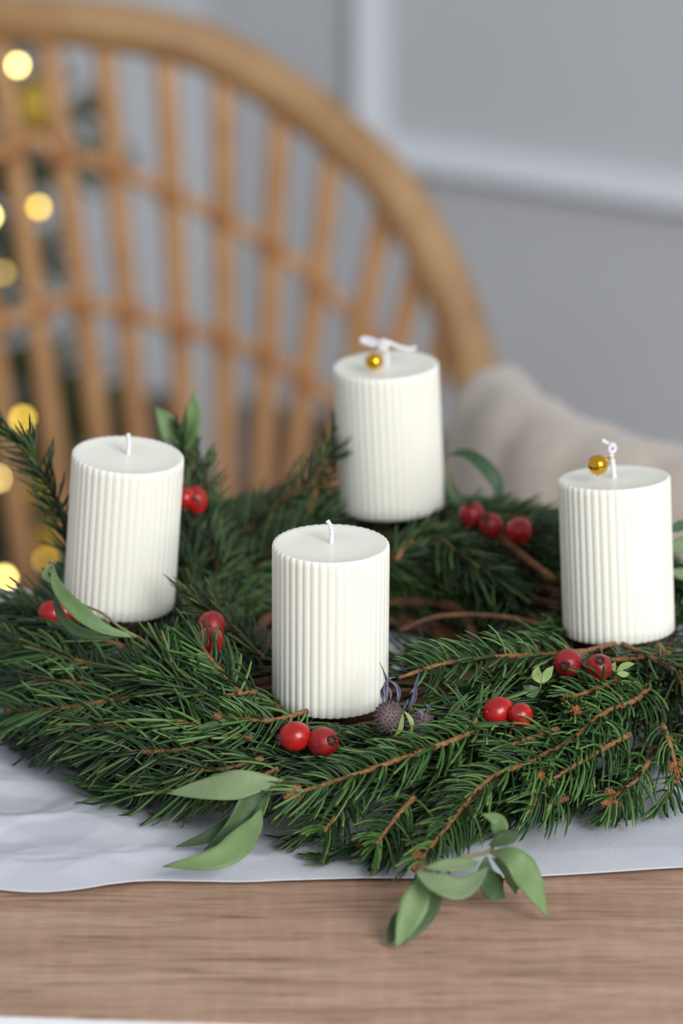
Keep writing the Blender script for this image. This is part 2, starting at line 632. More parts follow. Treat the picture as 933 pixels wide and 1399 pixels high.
def candle(c):
    ax = nrm(c['ax'])
    top = c['top']
    base = top - ax * CH
    c['base'], c['axn'] = base, ax
    t = thing('pillar_candle', base, c['lab'], 'candle', 'ribbed pillar candles on the wreath')
    ribs, per = 44, 6
    n = ribs * per
    ang = np.linspace(0, 2 * math.pi, n, endpoint=False)
    u = nrm(np.cross(ax, [0, 1.0, 0]))
    b = np.cross(ax, u)
    scal = np.abs(np.cos(ang * ribs / 2))          # rounded ribs with sharp grooves
    dep = 0.00085
    rr = c['r'] - dep + dep * np.sqrt(np.clip(scal, 0, 1)) 
    V, F = [], []
    levels = [(-0.0035, 0.0), (-0.0008, 0.0), (0, 0.0008), (0, 0.006), (0, CH * 0.5), (0, CH - 0.003), (-0.0001, CH - 0.0006), (-0.0006, CH)]
    for dr, h in levels:
        f = rr + dr
        V.append(base + ax * h + f[:, None] * (np.cos(ang)[:, None] * u + np.sin(ang)[:, None] * b))
    k = len(levels)
    # top: rings towards the middle, with a shallow dish
    for fr, dz in ((0.93, -0.0003), (0.6, -0.0006), (0.25, -0.0005), (0.05, -0.0002)):
        f = np.full(n, c['r'] * fr)
        V.append(base + ax * (CH + dz) + f[:, None] * (np.cos(ang)[:, None] * u + np.sin(ang)[:, None] * b))
    V = np.concatenate(V)
    K = k + 4
    for i in range(K - 1):
        for j in range(n):
            m = (j + 1) % n
            F.append((i * n + j, i * n + m, (i + 1) * n + m, (i + 1) * n + j))
    F.append(tuple(range(n))[::-1])
    F.append(tuple((K - 1) * n + j for j in range(n)))
    o = obj('wax_body', V, F, M['wax'], t)
    # wick
    mb = MB()

    def braid(P, r, nn=26):
        Q = catmull(P, nn)
        mb.add(*tube(Q, r * (1 + 0.16 * np.sin(np.arange(nn) * 1.9)), 8))

    d = lambda px, py, dd=0.0: at_d(px, py, np.dot(top - CAM, FWD) + dd)
    if c['wick'] == 'plain':
        if 'foremost' in c['lab']:
            braid([top - ax * 0.002, d(453, 728), d(451, 718), d(447, 711)], 0.00095)
        else:
            braid([top - ax * 0.002, d(176, 608), d(175.5, 599), d(175, 592)], 0.00105)
    elif c['wick'] == 'knot_r':
        braid([top - ax * 0.002, d(838, 640), d(836, 626), d(834, 617)], 0.00115)
        kc = d(836, 612, -0.001)
        kn = []
        for a in np.linspace(0, 4 * math.pi, 28):
            kn.append(kc + np.array([math.cos(a) * 0.0014, math.sin(a * 0.5) * 0.0012, math.sin(a) * 0.0017]))
        mb.add(*tube(kn, 0.00085, 7))
        braid([kc, d(830, 606), d(822, 601)], 0.0009, 14)
    else:
        braid([top - ax * 0.002, d(528, 488), d(526, 476)], 0.0012)
        kc = d(524, 471, -0.001)
        kn = []
        for a in np.linspace(0, 4 * math.pi, 28):
            kn.append(kc + np.array([math.cos(a) * 0.0018, math.sin(a * 0.5) * 0.0014, math.sin(a) * 0.0018]))
        mb.add(*tube(kn, 0.0010, 7))
        braid([kc, d(510, 465), d(497, 462), d(494, 466), d(505, 470), d(520, 473)], 0.0010, 30)
        braid([kc, d(530, 468), d(545, 474), d(560, 477), d(568, 474)], 0.0011)
    mb.build('wick', M['wick'], t)
    return t


for c in cand.values():
    candle(c)


def charm(px, py, rpx, dep, wick_px, lab):
    ctr = at_d(px, py, dep)
    r = rpx / FPX * dep
    t = thing('gold_bead', ctr - np.array([0, 0, r]), lab, 'bead', 'gold beads tied to the knotted wicks')
    wp_ = at_d(*wick_px, dep + 0.004)
    mb = MB()
    mb.add(*lathe(ctr, nrm(wp_ - ctr), ball_prof(r, 1.0, 18), 28))
    mb.build('ball', M['gold'], t)
    dirn = nrm(wp_ - ctr)
    mb = MB()
    mb.add(*lathe(ctr + dirn * r * 0.95, dirn, [(r * .3, 0), (r * .33, r * .1), (r * .2, r * .25), (r * .12, r * .4)], 12))
    ring = [wp_ + 0.0016 * (math.cos(a) * RGT + math.sin(a) * FWD) for a in np.linspace(0, 2 * math.pi, 18, endpoint=False)]
    mb.add(*tube(ring, 0.0003, 6, closed=True))
    mb.add(*tube([ctr + dirn * r, wp_ - dirn * 0.0012], 0.00035, 6))
    mb.build('loop', M['gold'], t)
    mb = MB()
    bd = nrm([-0.05, -0.3, -1])
    mb.add(*lathe(ctr + bd * r * 0.96, bd, ball_prof(r * 0.13, 1.0, 8), 10))
    mb.build('end_pin', M['gold'], t)


charm(817, 635, 14.2, 1.692, (835, 625), 'shiny gold bead tied to the wick of the right candle')
charm(511, 494, 12.2, 1.815, (525, 480), 'shiny gold bead tied to the wick of the rearmost candle')

# ------------------------------------------------------------------ wreath
wreath = thing('advent_wreath', (WX, WY, TZ), 'dark green spruce wreath lying on white paper, carrying four white candles', 'wreath')


def cull(tips, mids):
    """needles that would stand inside or right in front of a candle were trimmed for it"""
    keep = np.ones(len(tips), bool)
    for key, c in cand.items():
        b, a = c['base'], c['axn']
        for P in (tips, mids):
            d = P - b
            h = d @ a
            rad = np.linalg.norm(d - h[:, None] * a, axis=1)
            keep &= ~((rad < CR + 0.002) & (h > -0.002))
            dy = b[1] - P[:, 1]
            front = (np.abs(P[:, 0] - b[0]) < CR + 0.001) & (dy > 0) & (dy < 0.07)
            over = (P[:, 2] - b[2]) - (dy - CR) * 0.36
            lim = {'front': 0.000, 'right': 0.001, 'left': 0.004, 'rear': 0.008}[key]
            keep &= ~(front & (over > lim))
    return keep


def needles(P, N_, per_m, L, wid, spread=1.0, comb=0.75, fwd=0.75, droop=0.12, docull=True, tipfan=True, floorz=None):
    """needles along a stem: P samples of the stem, N_ outward normals at them"""
    seg = np.linalg.norm(np.diff(P, axis=0), axis=1)
    cum = np.concatenate([[0], np.cumsum(seg)])
    tot = cum[-1]
    n = int(tot * per_m)
    s = (np.arange(n) + rng.uniform(0, 1, n)) / n * tot
    if tipfan:
        s = np.concatenate([s, tot - rng.uniform(0, 0.004, 7)])
        n += 7
    p = np.stack([np.interp(s, cum, P[:, k]) for k in range(3)], 1)
    T = np.gradient(P, axis=0)
    T /= np.linalg.norm(T, axis=1)[:, None]
    t = np.stack([np.interp(s, cum, T[:, k]) for k in range(3)], 1)
    nn = np.stack([np.interp(s, cum, N_[:, k]) for k in range(3)], 1)
    nn -= t * (t * nn).sum(1)[:, None]
    nn /= np.linalg.norm(nn, axis=1)[:, None]
    b = np.cross(t, nn)
    phi = (rng.normal(0, comb, n) + rng.choice([-1, 1], n) * (0.95 if comb > 0.5 else 1.2)) * spread
    rad = np.cos(phi)[:, None] * nn + np.sin(phi)[:, None] * b
    f = fwd * rng.uniform(0.7, 1.35, n)
    f = np.where(s > tot - 0.006, f * 1.9, f)
    d0 = rad + f[:, None] * t * 0.85
    d0 += rng.normal(0, 0.15, (n, 3))
    d0 /= np.linalg.norm(d0, axis=1)[:, None]
    bend = t * rng.uniform(0.15, 0.5, n)[:, None] - rad * 0.12 + np.array([0, 0, -1.0]) * droop * rng.uniform(0.5, 1.6, n)[:, None]
    ln = L * rng.uniform(0.72, 1.12, n) * (0.75 + 0.25 * np.clip((tot - s) / 0.02, 0, 1))
    sec = np.array([0.0, 0.3, 0.65, 0.9, 1.0])
    wd = np.array([0.7, 1.0, 0.95, 0.65, 0.0])
    C = p[:, None, :] + d0[:, None, :] * (sec[None, :, None] * ln[:, None, None]) + bend[:, None, :] * ((sec ** 2)[None, :, None] * ln[:, None, None])
    if docull:
        k = cull(C[:, -1], C[:, 2])
        C, d0, bend, ln, n = C[k], d0[k], bend[k], ln[k], int(k.sum())
    if n == 0:
        return None
    fz = TZ + 0.0048 if floorz is None else floorz
    C[:, :, 2] = np.maximum(C[:, :, 2], fz + np.linspace(0, 0.002, 5)[None, :])
    side = np.cross(d0, bend)
    side /= np.linalg.norm(side, axis=1)[:, None] + 1e-9
    up = np.cross(side, d0)
    w_ = wid * rng.uniform(0.8, 1.15, n)
    V = np.zeros((n, 17, 3))
    for i in range(4):
        hw = (w_ * wd[i] / 2)[:, None]
        V[:, i * 4 + 0] = C[:, i] + side * hw
        V[:, i * 4 + 1] = C[:, i] + up * hw * 0.8
        V[:, i * 4 + 2] = C[:, i] - side * hw
        V[:, i * 4 + 3] = C[:, i] - up * hw * 0.8
    V[:, 16] = C[:, 4]
    q = []
    for i in range(3):
        for k in range(4):
            m = (k + 1) % 4
            q.append((i * 4 + k, i * 4 + m, i * 4 + 4 + m, i * 4 + 4 + k))
    q = np.array(q)
    tri = np.array([(12 + k, 12 + (k + 1) % 4, 16) for k in range(4)])
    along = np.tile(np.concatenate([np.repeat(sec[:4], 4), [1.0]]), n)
    return V.reshape(-1, 3), q, tri, n, along


def fast_mesh(name, V, q, tri, n, along, material, parent):
    me = bpy.data.meshes.new(name)
    off = origin(parent)
    me.vertices.add(len(V))
    me.vertices.foreach_set('co', (V - off).astype(np.float32).ravel())
    k = 17
    base = (np.arange(n) * k)[:, None, None]
    Q = (q[None] + base).reshape(-1)
    Tt = (tri[None] + base).reshape(-1)
    loops = np.concatenate([Q, Tt]).astype(np.int32)
    nq, nt = n * len(q), n * len(tri)
    me.loops.add(len(loops))
    me.loops.foreach_set('vertex_index', loops)
    me.polygons.add(nq + nt)
    starts = np.concatenate([np.arange(nq) * 4, nq * 4 + np.arange(nt) * 3]).astype(np.int32)
    me.polygons.foreach_set('loop_start', starts)
    me.polygons.foreach_set('use_smooth', np.ones(nq + nt, bool))
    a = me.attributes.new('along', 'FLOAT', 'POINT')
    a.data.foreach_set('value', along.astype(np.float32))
    me.materials.append(material)
    me.update(calc_edges=True)
    o = bpy.data.objects.new(name, me)
    COL.objects.link(o)
    o.parent = parent
    o['kind'] = 'stuff'
    return o


def bud_mesh(parent, p, d, r=0.0022):
    mb = MB()
    d = nrm(d)
    mb.add(*lathe(p, d, [(r * .35, -r * .3), (r * .8, r * .1), (r, r * .7), (r * .85, r * 1.4), (r * .5, r * 2.0), (r * .08, r * 2.35)], 9))
    for ring, (h, rr_, m) in enumerate(((0.3, 0.95, 6), (1.0, 0.9, 6), (1.6, 0.55, 4))):   # scales
        u = nrm(np.cross(d, [0.3, 0.2, 1]))
        b = np.cross(d, u)
        for k in range(m):
            a = 2 * math.pi * (k + 0.5 * ring) / m
            c = p + d * r * h + (math.cos(a) * u + math.sin(a) * b) * r * rr_
            mb.add(*lathe(c, nrm(d + 0.5 * (math.cos(a) * u + math.sin(a) * b)), [(r * .1, -r * .3), (r * .34, 0), (r * .22, r * .35), (r * .02, r * .6)], 5))
    return mb.build('bud', M['bud'], parent)


def sprig(pts, r=0.00105, L=0.0185, per_m=1500, material='needle', buds=0, wid=0.00125, spread=1.0, fwd=0.75, droop=0.12, docull=True, nrm_hint=None, floorz=None, comb=0.75, face=0.0, stem_mat='bark'):
    P = catmull(pts, max(14, int(sum(np.linalg.norm(np.diff(np.array(pts), axis=0), axis=1)) / 0.0035)))
    n = len(P)
    rad = np.linspace(r * 1.25, r * 0.8, n) * (1 + 0.18 * np.sin(np.arange(n) * 2.3))
    st = obj('spruce_sprig', *tube(P, rad, 7), M[stem_mat], wreath)
    if nrm_hint is None:
        N_ = np.array([nrm(env_n(p) * (1 - face) + nrm(CAM - p) * face) for p in P])
    else:
        N_ = np.tile(nrm(nrm_hint), (n, 1))
    res = needles(P, N_, per_m, L, wid, spread, comb, fwd, droop, docull, floorz=floorz)
    if res:
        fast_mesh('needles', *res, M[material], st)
    if buds:
        d = nrm(P[-1] - P[-3])
        bud_mesh(st, P[-1], d)
        u = nrm(np.cross(d, N_[-1]))
        if buds > 1: bud_mesh(st, P[-1] - d * 0.002 + u * 0.001, nrm(d * 0.5 + u), 0.0019)
        if buds > 2: bud_mesh(st, P[-1] - d * 0.002 - u * 0.001, nrm(d * 0.5 - u), 0.0019)
    return st


def spx(pts, **kw):
    """a sprig whose stem lies on the wreath: points (px, py, height over its surface)"""
    return sprig([at_z(p[0], p[1], TZ + p[3]) if len(p) > 3 else surf(*p) for p in pts], **kw)


# twig base: a wound ring of vines, seen in the hollow of the wreath
for k in range(30):
    ph, tw = rnd.uniform(0, 6.28), rnd.choice([2, 3, 3, 4])
    rb = 0.0185 * math.sqrt(rnd.uniform(0.05, 1))
    a = np.linspace(0, 2 * math.pi, 90, endpoint=False)
    rr = 0.091 + 1.35 * rb * np.cos(a * tw + ph)
    z = TZ + 0.024 + rb * np.sin(a * tw + ph) * 0.9
    P = np.stack([WX + rr * np.cos(a), WY + rr * np.sin(a), z], 1)
    obj('vine', *tube(P, 0.0026 * (1 + 0.15 * np.sin(a * 23 + k)), 7, closed=True), M['bark_dark'], wreath)

for k in range(12):
    ph = rnd.uniform(0, 6.28)
    a = np.linspace(0, 2 * math.pi, 80, endpoint=False)
    rr = rnd.uniform(0.054, 0.074) + 0.004 * np.sin(2 * a + ph) + 0.002 * np.sin(5 * a + ph)
    z = TZ + rnd.uniform(0.008, 0.026) + 0.003 * np.cos(3 * a + ph)
    obj('vine', *tube(np.stack([WX + rr * np.cos(a), WY + rr * np.sin(a), z], 1), 0.0024 * (1 + 0.15 * np.sin(a * 19 + k)), 7, closed=True), M['bark_dark'], wreath)

# --- sprigs one can follow in the photograph (base to tip) ---
L_ = dict(material='needle_fresh', L=0.0195, wid=0.0016, fwd=0.72, comb=0.42, face=0.55)
D_ = dict(L_, material='needle')
F_ = dict(material='needle_fresh', L=0.0185, wid=0.0016, fwd=0.62, comb=0.42, face=0.6)
spx([(700, 975, .004), (640, 1003, .008), (560, 1032, .0, .043), (480, 1060, .0, .038), (402, 1085, .0, .031)], r=0.00125, buds=3, per_m=1500, **F_)
spx([(886, 938, .004), (868, 956, .006), (824, 975, .007), (781, 1010, .008), (725, 1040, .009), (669, 1064, 0, .036), (622, 1115, 0, .026), (572, 1178, 0, .014)], r=0.0012, buds=2, per_m=1400, **F_)
spx([(860, 1003, .006), (815, 1028, .008), (770, 1055, .008), (725, 1086, .007)], per_m=1100, **F_)
spx([(886, 1040, .004), (865, 1068, .008), (832, 1092, .012)], buds=3, per_m=1000, **F_)
spx([(845, 928, .005), (812, 942, .009), (780, 953, .009)], buds=1, per_m=1000, **F_)
spx([(800, 893, .003), (722, 895, .007), (662, 899, .009), (600, 908, .010), (546, 926, .008)], per_m=1300, **F_)
spx([(762, 996, .006), (720, 1010, .009), (688, 1020, .009)], per_m=900, **F_)
spx([(905, 990, .006), (916, 1020, .009), (924, 1050, .012)], buds=3, per_m=1000, **F_)
spx([(850, 880, .002), (898, 903, .006), (940, 925, .006)], per_m=1200, material='needle', L=0.02)
spx([(900, 880, .002), (930, 930, .006), (960, 990, .007)], per_m=1200, material='needle', L=0.02)
spx([(566, 1088, 0, .026), (538, 1120, 0, .02), (512, 1156, 0, .014)], per_m=1300, **F_)
spx([(486, 1075, 0, .026), (462, 1110, 0, .021), (442, 1136, 0, .017)], per_m=1200, **F_)
spx([(540, 1130, 0, .012), (492, 1154, 0, .010), (447, 1168, 0, .007)], per_m=1200, material='needle', L=0.018, wid=.0015)
spx([(470, 1100, 0, .018), (440, 1125, 0, .013), (410, 1140, 0, .009)], per_m=1200, material='needle', L=0.018, wid=.0015)
spx([(700, 1060, 0, .022), (640, 1110, 0, .015), (600, 1150, 0, .009)], per_m=1300, material='needle', L=0.018, wid=.0015)
spx([(720, 1080, 0, .018), (680, 1110, 0, .012), (650, 1135, 0, .008)], per_m=1300, material='needle', L=0.018, wid=.0015)
spx([(600, 1100, 0, .018), (560, 1140, 0, .011), (520, 1172, 0, .007)], per_m=1300, material='needle', L=0.018, wid=.0015)
spx([(800, 1050, 0, .02), (775, 1085, 0, .013), (745, 1105, 0, .009)], per_m=1200, **F_)
spx([(870, 1055, 0, .02), (850, 1090, 0, .013), (835, 1112, 0, .008)], per_m=1200, **F_)
spx([(930, 1050, 0, .02), (915, 1080, 0, .013), (905, 1100, 0, .008)], per_m=1200, **F_)
spx([(560, 965, .002), (625, 985, .005), (680, 958, .008)], per_m=1100, **F_)
spx([(600, 1000, .004), (650, 985, .009), (610, 965, .009)], per_m=900, **F_)
spx([(775, 1090, .002), (750, 1098, .006), (730, 1104, .008)], buds=2, per_m=900, **F_)
spx([(930, 890, .002), (870, 898, .004), (800, 905, .005)], per_m=1200, material='needle', L=0.017)
spx([(840, 880, .0), (790, 890, .003), (745, 880, .005)], per_m=1200, material='needle', L=0.017)
spx([(650, 912, 0, .030), (610, 905, 0, .026), (566, 897, 0, .022), (536, 898, 0, .020)], per_m=1600, material='needle', L=0.018, wid=.0015)
spx([(170, 885, .004), (100, 858, .010), (40, 842, .014)], per_m=1400, **D_)
spx([(130, 880, .002), (70, 852, .006), (8, 842, .012)], per_m=1400, **D_)
spx([(110, 850, .0), (60, 832, .006), (14, 826, .010)], per_m=1400, **D_)
spx([(90, 900, .002), (40, 890, .008), (-12, 880, .014)], per_m=1300, **D_)
spx([(330, 950, .006), (300, 915, .012), (272, 880, .018)], per_m=1300, **L_)
# tuft looking at the viewer
p0 = surf(783, 985, 0.0)
sprig([p0, p0 + np.array([0.0, -0.007, 0.006]), p0 + np.array([0.0, -0.013, 0.010])], per_m=3500, L=0.012, buds=1, material='needle_fresh', spread=1.6, fwd=0.5, nrm_hint=(0, 0.3, 1))
p0 = surf(739, 1060, 0.002)
sprig([p0, p0 + np.array([-0.001, -0.006, 0.003])], per_m=2500, L=0.014, buds=1, material='needle_fresh', spread=1.6, fwd=0.5, nrm_hint=(0, 0.3, 1))
# left side
spx([(420, 972, .002), (380, 983, .005), (340, 983, .009), (303, 980, .011)], buds=1, per_m=1500, **F_)
spx([(330, 985, .002), (272, 951, .006), (240, 925, .009), (226, 905, .011), (224, 880, .014)], buds=2, per_m=1500, **L_)
spx([(350, 945, .002), (300, 950, .007), (230, 935, .009), (170, 912, .010)], per_m=1500, **D_)
spx([(150, 915, .002), (112, 904, .005), (70, 892, .008), (33, 881, .010)], buds=1, per_m=1400, **L_)
spx([(190, 950, .002), (104, 965, .006), (60, 969, .009), (18, 971, .012)], buds=1, per_m=1400, **L_)
spx([(300, 1018, .002), (240, 1025, .006), (180, 1027, .008), (130, 1022, .009)], per_m=1400, **D_)
spx([(290, 1070, .001), (230, 1080, .005), (165, 1081, .008), (128, 1076, .010)], per_m=1300, **L_)
spx([(360, 1035, .002), (310, 1050, .004), (255, 1052, .006)], per_m=1300, **D_)
spx([(350, 1010, .003), (300, 1000, .006), (240, 985, .008), (190, 990, .008)], per_m=1400, **L_)
spx([(260, 980, .003), (200, 995, .006), (140, 990, .008), (95, 1000, .008)], per_m=1400, **D_)
spx([(130, 990, .002), (80, 1005, .006), (30, 1015, .009)], per_m=1300, **D_)
spx([(120, 935, .002), (70, 930, .006), (20, 925, .01)], per_m=1300, **D_)
spx([(380, 1050, .002), (350, 1065, .004), (310, 1072, .004)], per_m=1300, **L_)
spx([(330, 925, .002), (290, 900, .006), (262, 872, .012)], per_m=1400, **L_)
# old yellow-green tuft beside the left candle, and the free-standing tips
spx([(360, 900, .002), (330, 870, .008), (290, 840, .016), (262, 822, .022)], per_m=1600, material='needle_old', L=0.019, docull=False)
d1 = 1.735
sprig([at_d(118, 790, 1.73), at_d(95, 735, d1), at_d(72, 672, d1), at_d(42, 622, d1 - .003), at_d(4, 585, d1 - .006)], per_m=1500, L=0.018, wid=.0014, material='needle', docull=False, nrm_hint=(0.3, -0.6, .6), spread=1.1, stem_mat='bark_dark')
sprig([at_d(262, 790, 1.78), at_d(262, 720, 1.79), at_d(256, 650, 1.80), at_d(250, 600, 1.80)], stem_mat='bark_dark', per_m=1700, L=0.018, docull=False, nrm_hint=(0.3, -1, 0.3), spread=1.5)
sprig([at_d(300, 790, 1.78), at_d(285, 720, 1.79), at_d(280, 640, 1.80)], stem_mat='bark_dark', per_m=1500, L=0.018, docull=False, nrm_hint=(0.3, -1, 0.3), spread=1.5)
sprig([at_d(325, 745, 1.83), at_d(360, 705, 1.83), at_d(402, 672, 1.83), at_d(452, 625, 1.83)], r=0.0014, stem_mat='bark_dark', per_m=1000, L=0.019, docull=False, nrm_hint=(-.3, 0, 1))
sprig([at_d(330, 790, 1.80), at_d(380, 745, 1.80), at_d(440, 715, 1.80)], r=0.0012, stem_mat='bark_dark', per_m=1500, L=0.02, docull=False, nrm_hint=(0, -.3, 1))
sprig([at_d(420, 700, 1.85), at_d(440, 650, 1.85), at_d(462, 590, 1.85)], per_m=1300, L=0.016, docull=False, nrm_hint=(0, -1, .3), spread=1.4)
sprig([at_d(540, 765, 1.78), at_d(562, 740, 1.785), at_d(580, 726, 1.785)], buds=1, per_m=2200, L=0.015, docull=False, nrm_hint=(0, -.4, 1), spread=1.2)
sprig([at_d(520, 760, 1.80), at_d(620, 740, 1.80), at_d(690, 735, 1.80), at_d(760, 722, 1.80)], per_m=1900, L=0.02, docull=False, nrm_hint=(0, -.5, 1))
sprig([at_d(600, 720, 1.84), at_d(680, 705, 1.84), at_d(770, 715, 1.83)], per_m=1700, L=0.018, docull=False, nrm_hint=(0, -.3, 1))
sprig([at_d(600, 735, 1.79), at_d(640, 765, 1.775), at_d(690, 800, 1.765)], stem_mat='bark_dark', per_m=1700, L=0.02, docull=False, nrm_hint=(0, -.8, .6))
# bare cut twig ends in the rear greenery
tw = obj('cut_twig', *tube(catmull([at_d(668, 722, 1.80), at_d(712, 758, 1.785), at_d(756, 792, 1.77)], 14), 0.0018, 8), M['bark'], wreath)
tw = obj('cut_twig', *tube(catmull([at_d(545, 862, 1.735), at_d(600, 842, 1.74), at_d(680, 842, 1.74), at_d(768, 858, 1.73)], 20), 0.0013, 8), M['bark_dark'], wreath)

# --- filler sprigs bound round the ring, all laid the same way round ---
for k in range(170):
    th = 2 * math.pi * (k * 0.6180339 % 1)
    be = R_(rnd.choice([rnd.uniform(-12, 40), rnd.uniform(10, 80), rnd.uniform(40, 110), rnd.uniform(110, 190)]))
    ln = rnd.uniform(0.05, 0.095)
    splay = R_(rnd.uniform(-5, 40)) if be < R_(100) else R_(rnd.uniform(-30, 20))
    P = []
    inner = 0.78
    for s in np.linspace(0, 1, 5):
        a = th - s * ln / RR * 0.85
        bb = be - splay * s
        ro = RR + ((ea(a) if math.cos(bb) > 0 else EA) * inner + 0.008 * s * s) * math.cos(bb)
        zz = EZ + (EB * inner + 0.002 * s * s) * math.sin(bb)
        P.append((WX + ro * math.cos(a), WY + ro * math.sin(a), max(zz, TZ + 0.006)))
    fr = math.sin(th) < 0.2
    sprig(P, r=0.0010, stem_mat='bark_dark', per_m=1150, wid=0.0015, L=rnd.uniform(0.016, 0.021), material='needle_fresh' if rnd.random() < 0.12 and math.cos(th) > -0.3 else ('needle_old' if rnd.random() < 0.08 else 'needle'),
          buds=1 if rnd.random() < 0.15 else 0)


for k in range(34):
    th = R_(rnd.uniform(40, 250))
    P = []
    b0_, ln = R_(rnd.uniform(120, 175)), rnd.uniform(0.05, 0.08)
    for s in np.linspace(0, 1, 5):
        a = th - s * ln / 0.08
        bb = b0_ + 0.3 * s
        P.append((WX + (RR + EA * math.cos(bb)) * math.cos(a), WY + (RR + EA * math.cos(bb)) * math.sin(a), max(TZ + .008, EZ + EB * 1.1 * math.sin(bb))))
    sprig(P, r=0.0010, stem_mat='bark_dark', per_m=1200, wid=0.0015, L=0.018, material='needle')

# ------------------------------------------------------------------ rose hips
def rose_hip(px, py, g, dia, cal, lab, elong=1.08, p=None, material='hip', grp='rose hips tucked into the wreath', stalk=True):
    c = surf(px, py, g) if p is None else p
    dep = (c - CAM) @ FWD
    r = dia / 2 / FPX * dep
    d = nrm(cal)
    t = thing('rose_hip', c - np.array([0, 0, r]), lab, 'rose hip', grp)
    mb = MB()
    prof = []
    for i in range(19):
        a = math.pi * i / 18
        rr = r * math.sin(a) ** 0.92
        prof.append((max(rr, r * 0.02), -r * elong * math.cos(a)))
    mb.add(*lathe(c, d, prof, 26))
    mb.build('fruit', M[material], t)
    mb = MB()
    e = r * elong
    mb.add(*lathe(c + d * e * 0.94, d, [(r * .34, -r * .02), (r * .36, r * .06), (r * .30, r * .13), (r * .22, r * .07), (r * .05, r * .04)], 12))
    u = nrm(np.cross(d, [0.1, 0.3, 1]))
    b = np.cross(d, u)
    for k in range(7):
        a = 2 * math.pi * k / 7
        o_ = math.cos(a) * u + math.sin(a) * b
        mb.add(*tube([c + d * e * 0.97 + o_ * r * .28, c + d * (e * 1.03 + r * .1) + o_ * r * .3, c + d * (e * 1.03 + r * .2) + o_ * r * .2], [r * .09, r * .07, r * .02], 5))
    mb.build('calyx', M['calyx'], t)
    if stalk:
        s0 = c - d * e * 0.98
        s1 = s0 - d * r * 0.8 + np.array([0, 0.002, -0.006])
        obj('stalk', *tube(catmull([s0, (s0 + s1) / 2 - d * 0.001, s1], 8), 0.0008, 6), M['bark_dark'], t)
    return t


rose_hip(403, 1006, .009, 41, (-.95, -.25, -.1), 'red rose hip with dark calyx pointing left, at the foot of the front candle')
rose_hip(441, 1014, .007, 42, (.45, -.6, .35), 'dull red rose hip half hidden by needles below the front candle', material='hip_old')
rose_hip(680, 972, .010, 40, (.85, .45, .25), 'larger pear-shaped red rose hip touching a rounder one on the front right sprigs', elong=1.15)
rose_hip(711, 977, .013, 34, (.5, .8, .2), 'small round glossy red rose hip right of the pear-shaped one, no calyx showing', elong=1.0)
rose_hip(776, 906, .009, 40, (-.2, -.9, .2), 'red rose hip with dark calyx facing us, left of its pair below the right candle', material='hip_old')
rose_hip(818, 912, .012, 37, (0.05, -.62, .72), 'red rose hip with black calyx facing up, right of its pair below the right candle', material='hip_old')
rose_hip(285, 877, .0155, 40, (.6, .6, .4), 'bright red rose hip behind needle tips, right of the left candle')
rose_hip(289, 865, .020, 36, (.3, .9, .3), 'dark red rose hip peeping out behind a brighter one near the left candle', material='hip_old', p=surf(285, 877, .016) + np.array([0.001, 0.012, 0.0035]))
rose_hip(72, 838, .010, 34, (-.7, .5, .2), 'red rose hip under the curved leaves at the left candle foot, outermost of two', p=at_d(70, 838, 1.70))
rose_hip(90, 835, .010, 32, (.2, .7, .2), 'red rose hip under the curved leaves at the left candle foot, nearest the wax', p=at_d(88, 834, 1.72))
rose_hip(264, 682, .0, 32, (.2, -.3, -.9), 'larger blurred red rose hip standing free behind the left candle right edge', p=at_d(267, 683, 1.782), elong=1.2)
rose_hip(250, 681, .0, 28, (-.6, .3, -.2), 'smaller red rose hip mostly hidden behind the left candle right edge', p=at_d(251, 680, 1.762))
rose_hip(645, 704, .0, 36, (-.2, -.3, .9), 'blurred red rose hip nearest the rearmost candle, first of three', p=at_d(645, 704, 1.80), material='hip_old')
rose_hip(671, 718, .0, 33, (-.4, -.4, .7), 'blurred red rose hip with dark top, middle of the rear three', p=at_d(671, 718, 1.79), material='hip_old')
rose_hip(709, 725, .0, 35, (.95, -.1, .2), 'blurred red rose hip pointing right, nearest the right candle among the rear three', p=at_d(709, 725, 1.78))


# ------------------------------------------------------------------ leaves
def leaf(parent, P, width, material='leaf', roll=0.0, curl=0.15, name='leaf', face=None, n=18, widest=0.42):
    """P: world points base to tip"""
    C = catmull(P, n)
    T = np.gradient(C, axis=0)
    T /= np.linalg.norm(T, axis=1)[:, None]
    fc = nrm(face) if face is not None else nrm(np.array([0, -0.75, 0.75]))
    V, F = [], []
    m = 7
    for i in range(n):
        s = i / (n - 1)
        a = widest
        wv = width * ((s / a) ** 0.75 if s < a else 1 - ((s - a) / (1 - a)) ** 1.7) if s > 0 else 0.0
        wv = max(wv, width * 0.05 if s < 0.1 else width * 0.01)
        rl = roll if np.isscalar(roll) else np.interp(s, np.linspace(0, 1, len(roll)), roll)
        sd = nrm(np.cross(T[i], fc))
        nn = np.cross(sd, T[i])
        sd2 = sd * math.cos(rl) + nn * math.sin(rl)
        n2 = np.cross(sd2, T[i])
        for j in range(m):
            u = (j / (m - 1) - 0.5) * 2
            rip = 0.03 * math.sin(s * 14 + u * 2) * width
            V.append(C[i] + sd2 * u * wv / 2 + n2 * (curl * abs(u) ** 1.3 * wv / 2 + rip * abs(u)))
    for i in range(n - 1):
        for j in range(m - 1):
            a = i * m + j
            F.append((a, a + 1, a + m + 1, a + m))
    o = obj(name, V, F, M[material], parent)
    sm = o.modifiers.new('thick', 'SOLIDIFY')
    sm.thickness = 0.00035
    sm.offset = 0
    return o


def stem(parent, P, r=0.0009, material='stem_green'):
    return obj('stem', *tube(catmull(P, 16), np.linspace(r * 1.2, r * 0.7, 16), 7), M[material], parent)


Z_ = lambda px, py, h: at_z(px, py, TZ + h)
